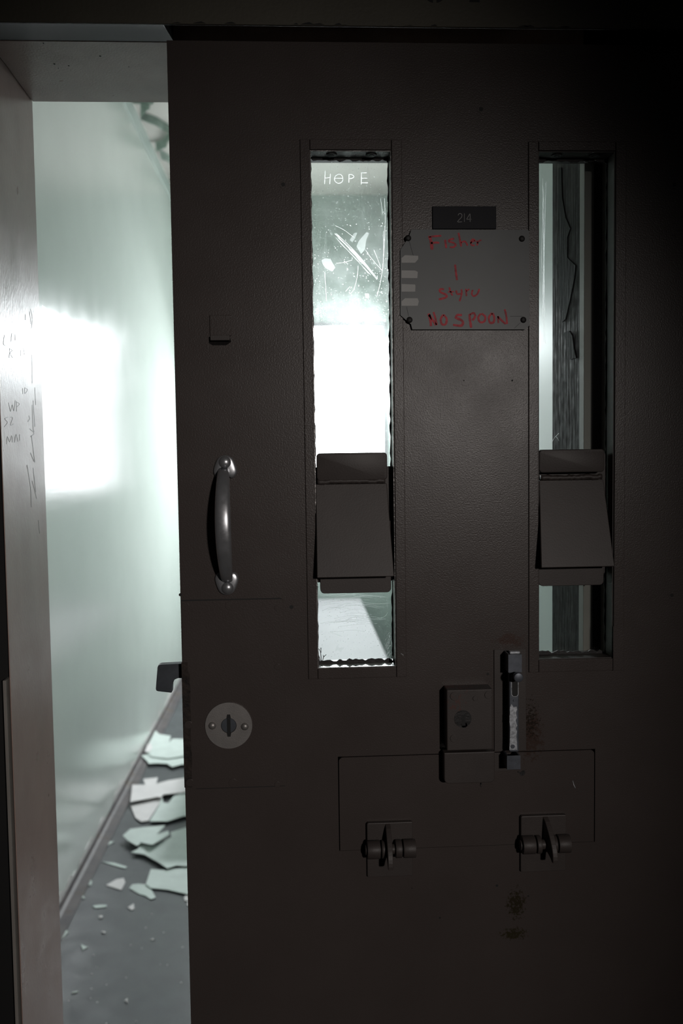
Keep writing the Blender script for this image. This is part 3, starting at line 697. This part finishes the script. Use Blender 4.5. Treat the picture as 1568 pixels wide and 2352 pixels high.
# hatch lock: upper box on the leaf, lower keeper on the hatch
x0, z0, x1, z1 = rect(1026, 1584, 1131, 1725, -.024)
bm = BM(); box(bm, x0, -.024, z0+.001, x1, -.0003, z1, .0012); lk = obj('hatch_lock', bm, 'hardware', door)
q = U(1062.5, 1651, -.024); bm = BM(); cyl(bm, (q.x, q.z), .0108, 'y', -.0244, -.0238, 32); cyl(bm, (q.x+.002, q.z-.008), .0035, 'y', -.0244, -.0238, 16); kc = obj('lock_cylinder', bm, 'seal', lk)
bm = BM(); box(bm, q.x-.0012, -.0247, q.z-.0085, q.x+.0032, -.0243, q.z+.005); obj('keyway', bm, 'dark', lk)
for a, b, r in ((1043, 1599, 10), (1091, 1604, 6), (1121, 1596, 9), (1042, 1696, 9)):
    s = U(a, b, -.024); bm = BM(); cyl(bm, (s.x, s.z), r*.00052, 'y', -.0250, -.0241, 20, .0003); obj('screw', bm, 'hardware', lk)
x0, z0, x1, z1 = rect(1020, 1728, 1136, 1799, -.018)
bm = BM(); prism(bm, rrect(x0, z0, x1, z1, .006, 6, (1, 1, 0, 0)), 'y', -.018, -.0003, .001); obj('lock_keeper', bm, 'hardware', hatch)

# slide bolt on its base plate
x0, z0, x1, z1 = rect(1134, 1491, 1207, 1724)
bm = BM(); box(bm, x0, -.002, z0, x1, -.0003, z1, .0004); bp = obj('slide_bolt', bm, 'hardware', door)
x0, z0, x1, z1 = rect(1169.5, 1506, 1191, 1727, -.022)
bm = BM(); box(bm, x0, -.022, z0, x1, -.014, z1, .0009); obj('bolt_bar', bm, 'zinc', bp)
bm = BM(); xa, za, xb, zb2 = rect(1168, 1617, 1189, 1724, -.0225); rr = random.Random(9)
ol = [(xa+.0008, za+.0008)]+[(xb-.0008, za+.0008)]+[(xb-.0008-.0022*rr.random(), za+(zb2-za)*(.3+.7*i/12)) for i in range(12)]+[(xa+.006, zb2-.004), (xa+.0035, zb2)]+[(xa+.0008+.0012*rr.random(), zb2-.004-(zb2-za)*.5*i/8) for i in range(8)]
prism(bm, ol, 'y', -.0224, -.0219); obj('worn_face', bm, 'bareworn', bp)
bm = BM(); sx0, sz0, sx1, sz1 = rect(1175, 1547, 1189, 1599, -.0224)
prism(bm, rrect(sx0, sz0, sx1, sz1, .003, 5), 'y', -.0225, -.0219); slot = obj('bolt_slot', bm, 'dark', bp)
bm = BM(); ring(bm, rrect(sx0-.0007, sz0-.0007, sx1+.0007, sz1+.0007, .0037, 5), rrect(sx0, sz0, sx1, sz1, .003, 5), -.0227, -.0219); obj('slot_edge', bm, 'bareworn', bp)
for a, b, r in ((1181, 1609, 3), (1177, 1714.5, 5)):
    s = U(a, b, -.0225); bm = BM(); cyl(bm, (s.x, s.z), r*.00053, 'y', -.0231, -.0222, 16, .0002); obj('rivet', bm, 'zinc', bp)
s = U(1189, 1555, -.036); bm = BM(); cyl(bm, (s.x, s.z), .0058, 'y', -.040, -.032, 24, .0012); cyl(bm, (s.x, s.z), .0028, 'y', -.033, -.0215, 14); obj('bolt_knob', bm, 'zinc', bp, smooth='auto')
for (a, b, c, d) in ((1167, 1503, 1198, 1545), (1164, 1736, 1195, 1768)):
    x0, z0, x1, z1 = rect(a, b, c, d, -.025); bm = BM(); t = .0022
    prism(bm, [(x0, -.0005), (x0, -.025), (x1, -.025), (x1, -.0005), (x1-t, -.0005), (x1-t, -.0228), (x0+t, -.0228), (x0+t, -.0005)], 'z', z0, z1, .0004)
    obj('bolt_guide', bm, 'zinc', bp if b < 1600 else hatch)
s0 = rect(1171, 1497, 1195, 1503, -.022); bm = BM(); box(bm, s0[0], -.021, s0[1], s0[2], -.013, s0[3], .001); obj('bolt_tip', bm, 'bareworn', bp)
x0, z0, x1, z1 = rect(1134, 1728, 1165, 1770); bm = BM(); box(bm, x0, -.0018, z0, x1, -.0003, z1, .0004); obj('bolt_base', bm, 'hardware', hatch)

# hinges of the hatch
def hinge(x0p, x1p, ytop, ybot, yax, fin_x, fin_top, fin_bot, tilt):
    x0, z0, x1, z1 = rect(x0p, ytop, x1p, ybot, -.006)
    za = U((x0p+x1p)/2, yax, -.016).z; R_ = .0112; YA = -.0125
    bm = BM(); prism(bm, rrect(x0, za+.001, x1, z1, .002, 3, (0, 0, 1, 1)), 'y', -.0065, -.0004, .001); h = obj('hatch_hinge', bm, 'hardware', door)
    bm = BM(); prism(bm, rrect(x0, z0, x1, za-.001, .002, 3, (1, 1, 0, 0)), 'y', -.0045, -.0003, .0008); obj('hinge_leaf', bm, 'hardware', h)
    w = x1-x0
    for (f0, f1, r) in ((-.01, .27, R_), (.30, .40, R_*.98), (.60, .74, R_*.98), (.77, 1.04, R_)):
        bm = BM(); cyl(bm, (YA, za), r, 'x', x0+w*f0, x0+w*f1, 32, .0008); obj('hinge_knuckle', bm, 'hardware', h, smooth='auto')
    bm = BM(); cyl(bm, (YA, za), R_*.55, 'x', x0-w*.05, x0+w*1.045, 20, .0005); obj('hinge_pin', bm, 'hardware', h, smooth='auto')
    # stop fin: a curved plate standing out from the upper leaf
    fx = U(fin_x, (fin_top+fin_bot)/2, -.018).x; zt = U(fin_x, fin_top, -.0065).z-.001; zb_ = U(fin_x, fin_bot, -.036).z
    pts = [(-.005, zt)]
    for k in range(1, 11):
        f = k/10; pts.append((-.008-.030*math.sin(f*PI/2)**.9, zt+(zb_+.004-zt)*f))
    pts += [(-.0375, zb_), (-.0335, zb_)]
    for k in range(8):
        f = (k+1)/8; pts.append((-.0335+.028*f, zb_+(za-.004-zb_)*f**.6))
    bm = BM(); prism(bm, pts, 'x', fx-.0032, fx+.0032, .0008)
    for v in bm.verts: v.co.x += tilt*(v.co.y+.02)
    obj('stop_fin', bm, 'hardware', h)
hinge(843, 948, 1889, 2015, 1953, 893, 1889, 1998, .0)
hinge(1196, 1300, 1873, 2003, 1942, 1261, 1872, 1983, -.12)

# ------------------------------------------------------------------ signs fixed to the door
x0, z0, x1, z1 = rect(993, 474, 1139, 526, -.002)
bm = BM(); box(bm, x0, -.0024, z0, x1, -.0002, z1, .0004); npl = obj('number_plate', bm, 'plate'); tag(npl, 'small black rectangular plate engraved 214 above the white card', 'number plate')
Z3 = lambda a, b: (880+a/4.126, 450+b/4.126)
bm = BM()
for s in ([(708, 185), (716, 170), (733, 168), (745, 182), (738, 205), (712, 232), (706, 247), (745, 246)], [(768, 166), (768, 247)], [(822, 247), (822, 166), (788, 222), (834, 222)]):
    ln = smoothline(s, 4) if len(s) > 4 else s
    if len(s) == 4: 
        for a, b in zip(s[:-1], s[1:]): ribbon(bm, [(U(*Z3(*p), -.0024).x, U(*Z3(*p), -.0024).z) for p in smoothline([a, b], 4)], .0007, -.0026, -.0023)
    else: ribbon(bm, [(U(*Z3(*p), -.0024).x, U(*Z3(*p), -.0024).z) for p in ln], .0007, -.0026, -.0023)
obj('engraved_digits', bm, 'engraved', npl)

YC = -.0046
cardpts = [(272, 318), (1370, 322), (1382, 335), (1385, 1205), (1350, 1215), (1330, 1170), (1318, 1195), (1345, 1262), (275, 1265), (262, 1215), (240, 1180), (162, 1130), (162, 512), (208, 440), (240, 400), (262, 330)]
cardpts = [(272, 318), (1370, 322), (1382, 335), (1385, 1225), (1345, 1265), (275, 1265), (262, 1215), (232, 1190), (162, 1130), (162, 512), (208, 440), (240, 400), (262, 330)]
bm = BM(); prism(bm, [(U(*Z3(*p), YC).x, U(*Z3(*p), YC).z) for p in cardpts], 'y', YC, YC+.0018); card = obj('name_card', bm, 'card')
tag(card, 'white plastic card with red handwriting screwed between the panes', 'sign')
for pts in ([(172, 590), (205, 562), (330, 568), (330, 600), (300, 634), (172, 634)], [(172, 706), (300, 708), (326, 720), (322, 780), (172, 778)], [(172, 835), (300, 840), (304, 850), (302, 908), (172, 908)], [(172, 1000), (205, 970), (325, 970), (336, 1000), (325, 1042), (172, 1042)]):
    bm = BM(); prism(bm, [(U(*Z3(*p), YC).x, U(*Z3(*p), YC).z) for p in pts], 'y', YC-.0003, YC+.0002); obj('card_slot', bm, 'tab', card)
for a, b in ((235, 400), (1312, 406), (248, 1175), (1326, 1175)):
    s = U(*Z3(a, b), YC); bm = BM(); dome(bm, s.x, s.z, YC+.0002, .0038, .0022); obj('screw', bm, 'seal', card)
words = {
 'handwriting': [
  # Fisher
  ([(440, 385), (455, 450), (462, 510)], 30), ([(425, 388), (490, 382), (550, 378)], 18), ([(450, 448), (500, 442), (530, 445)], 20),
  ([(585, 415), (590, 450), (596, 495)], 20), ([(672, 405), (630, 415), (625, 432), (665, 445), (685, 465), (665, 485), (630, 485)], 20),
  ([(712, 350), (722, 400), (738, 480)], 20), ([(735, 445), (765, 430), (785, 445), (798, 472)], 18), ([(822, 450), (850, 430), (868, 425), (850, 410), (832, 430), (835, 465), (865, 468)], 16), ([(885, 425), (892, 445), (888, 470)], 18), ([(890, 450), (910, 425), (930, 420)], 16)],
 'handwriting.1': [([(680, 650), (688, 725), (698, 798)], 22)],
 'handwriting.2': [
  ([(575, 885), (540, 885), (540, 910), (590, 935), (600, 955), (570, 970), (525, 980)], 22), ([(625, 865), (635, 905), (655, 945)], 18), ([(612, 910), (670, 908)], 14),
  ([(690, 895), (700, 930), (735, 925)], 18), ([(740, 885), (742, 930), (722, 998)], 18), ([(782, 880), (785, 915), (788, 950)], 18), ([(786, 905), (815, 882)], 16),
  ([(848, 890), (838, 925), (855, 950), (890, 930), (910, 880)], 18)],
 'handwriting.3': [
  ([(428, 1115), (445, 1170), (452, 1235)], 26), ([(432, 1125), (475, 1185), (500, 1225)], 24), ([(475, 1100), (495, 1165), (505, 1225)], 22),
  ([(570, 1125), (545, 1165), (555, 1215), (590, 1215), (600, 1165), (570, 1125)], 22),
  ([(745, 1130), (700, 1130), (690, 1155), (735, 1175), (755, 1200), (735, 1230), (660, 1222)], 26),
  ([(815, 1120), (822, 1180), (832, 1250)], 24), ([(820, 1125), (855, 1110), (870, 1140), (845, 1180)], 22),
  ([(925, 1115), (900, 1150), (915, 1195), (955, 1190), (965, 1145), (930, 1115)], 22), ([(1030, 1110), (1000, 1150), (1010, 1200), (1045, 1195), (1050, 1145), (1030, 1110)], 22),
  ([(1085, 1140), (1090, 1205)], 20), ([(1082, 1140), (1120, 1180), (1160, 1215)], 22), ([(1150, 1075), (1165, 1140), (1172, 1215)], 20)],
}
for k, ss in words.items():
    bm = BM()
    for s, w in ss: ribbon(bm, [(U(*Z3(*p), YC).x, U(*Z3(*p), YC).z) for p in smoothline(s, 5)], w*.000118, YC-.0002, YC+.0001, .18)
    obj('handwriting', bm, 'ink', card)
for s in ([(245, 425), (265, 500), (285, 570)], [(220, 1050), (240, 1140)], [(1200, 1140), (1260, 1140), (1320, 1140)], [(1240, 1255), (1300, 1200)]):
    bm = BM(); ribbon(bm, [(U(*Z3(*p), YC).x, U(*Z3(*p), YC).z) for p in smoothline(s, 5)], .0003, YC-.0002, YC+.0001); obj('card_crack', bm, 'dark', card)

# ------------------------------------------------------------------ track cover over the door
YH = -.034
zc0 = U(800, 59, YH).z
tc = empty('track_cover', (0, YH, zc0)); tag(tc, 'dark olive steel track cover with black stencil above the sliding door', 'track cover')
bm = BM(); box(bm, -1.2, YH, zc0, 1.2, YH+.004, zc0+.35, .001); obj('cover_plate', bm, 'header', tc)
bm = BM(); box(bm, -1.2, YH+.0042, zc0+.12, 1.2, YF+.011, zc0+.124); obj('cover_top', bm, 'dark', tc)
bm = BM(); box(bm, -1.2, YF-.004, zz+.032, 1.2, YF+.0115, zc0+.119); obj('track_rail', bm, 'dark', tc)
bm = BM()     # stencilled figures, mostly above the frame edge
c = U(998, -35, YH); rr = .020
for sgn in (-1, 1):
    o_, i_ = [], []
    for k in range(13):
        a = -PI/2+sgn*(.13+(PI-.26)*k/12); o_.append((c.x+.0165*math.cos(a), c.z+.0205*math.sin(a))); i_.append((c.x+.0085*math.cos(a)+sgn*.0006, c.z+.012*math.sin(a)))
    prism(bm, o_+i_[::-1], 'y', YH-.0003, YH+.0002)
obj('stencilled_ring', bm, 'stencil', tc); bm = BM()
xq0, xq1 = U(1078, 4, YH).x, U(1101, 4, YH).x; zq = U(1090, 5, YH).z
prism(bm, [(xq0, zq), (xq1, zq), (xq1, zq+.042), (xq0, zq+.042)], 'y', YH-.0003, YH+.0002)
obj('stencilled_stem', bm, 'stencil', tc)
rr = random.Random(2)
for i in range(16):
    bm = BM(); xx = U(rr.uniform(380, 1300), 60, YH).x; w = rr.uniform(.002, .008); h = rr.uniform(.001, .0035)
    prism(bm, [(xx-w, zc0+.0008), (xx+w, zc0+.0008), (xx+w*.3, zc0+h), (xx-w*.4, zc0+h*.7)], 'y', YH-.0004, YH+.0002); obj('chipped_edge', bm, 'dark', tc)

# ------------------------------------------------------------------ light
def area(name, loc, aim, size, power, col): 
    l = bpy.data.lights.new(name, 'AREA'); l.energy = power; l.color = col; l.shape = 'RECTANGLE'; l.size, l.size_y = size
    o = bpy.data.objects.new(name, l); C.objects.link(o); o.location = loc
    o.rotation_euler = (Vector(aim)-Vector(loc)).to_track_quat('-Z', 'Y').to_euler(); return o
sp_ = bpy.data.lights.new('corridor_lamp', 'SPOT'); so = bpy.data.objects.new('corridor_lamp', sp_); C.objects.link(so)
so.location = (.88, -3.0, 1.95)
tgt = U(600, 1780); so.scale = (.67, 1.12, 1)
so.rotation_euler = (Vector(tgt)-so.location).to_track_quat('-Z', 'Y').to_euler()
sp_.energy = 114; sp_.color = (1.0, .93, .88); sp_.spot_size = math.radians(37); sp_.spot_blend = 1.0; sp_.shadow_soft_size = .07
area('daylight_fill', (.42, YB-.02, wz1-.13), (.55, YB-1.15, .2), (.40, .14), 76, (.92, .97, 1.0))  # added area lamp just inside the window, boosts its daylight towards the floor
w = bpy.data.worlds.new('world'); bpy.context.scene.world = w; w.use_nodes = True
w.node_tree.nodes['Background'].inputs[0].default_value = (.9, .95, 1, 1); w.node_tree.nodes['Background'].inputs[1].default_value = .004

vs = bpy.context.scene.view_settings
vs.view_transform = 'Standard'; vs.look = 'None'; vs.gamma = 1; vs.use_curve_mapping = False; vs.exposure = 0.0
cyc = bpy.context.scene.cycles
cyc.max_bounces = 10; cyc.diffuse_bounces = 6; cyc.glossy_bounces = 4; cyc.transparent_max_bounces = 12; cyc.caustics_reflective = True
cyc.sample_clamp_indirect = 6
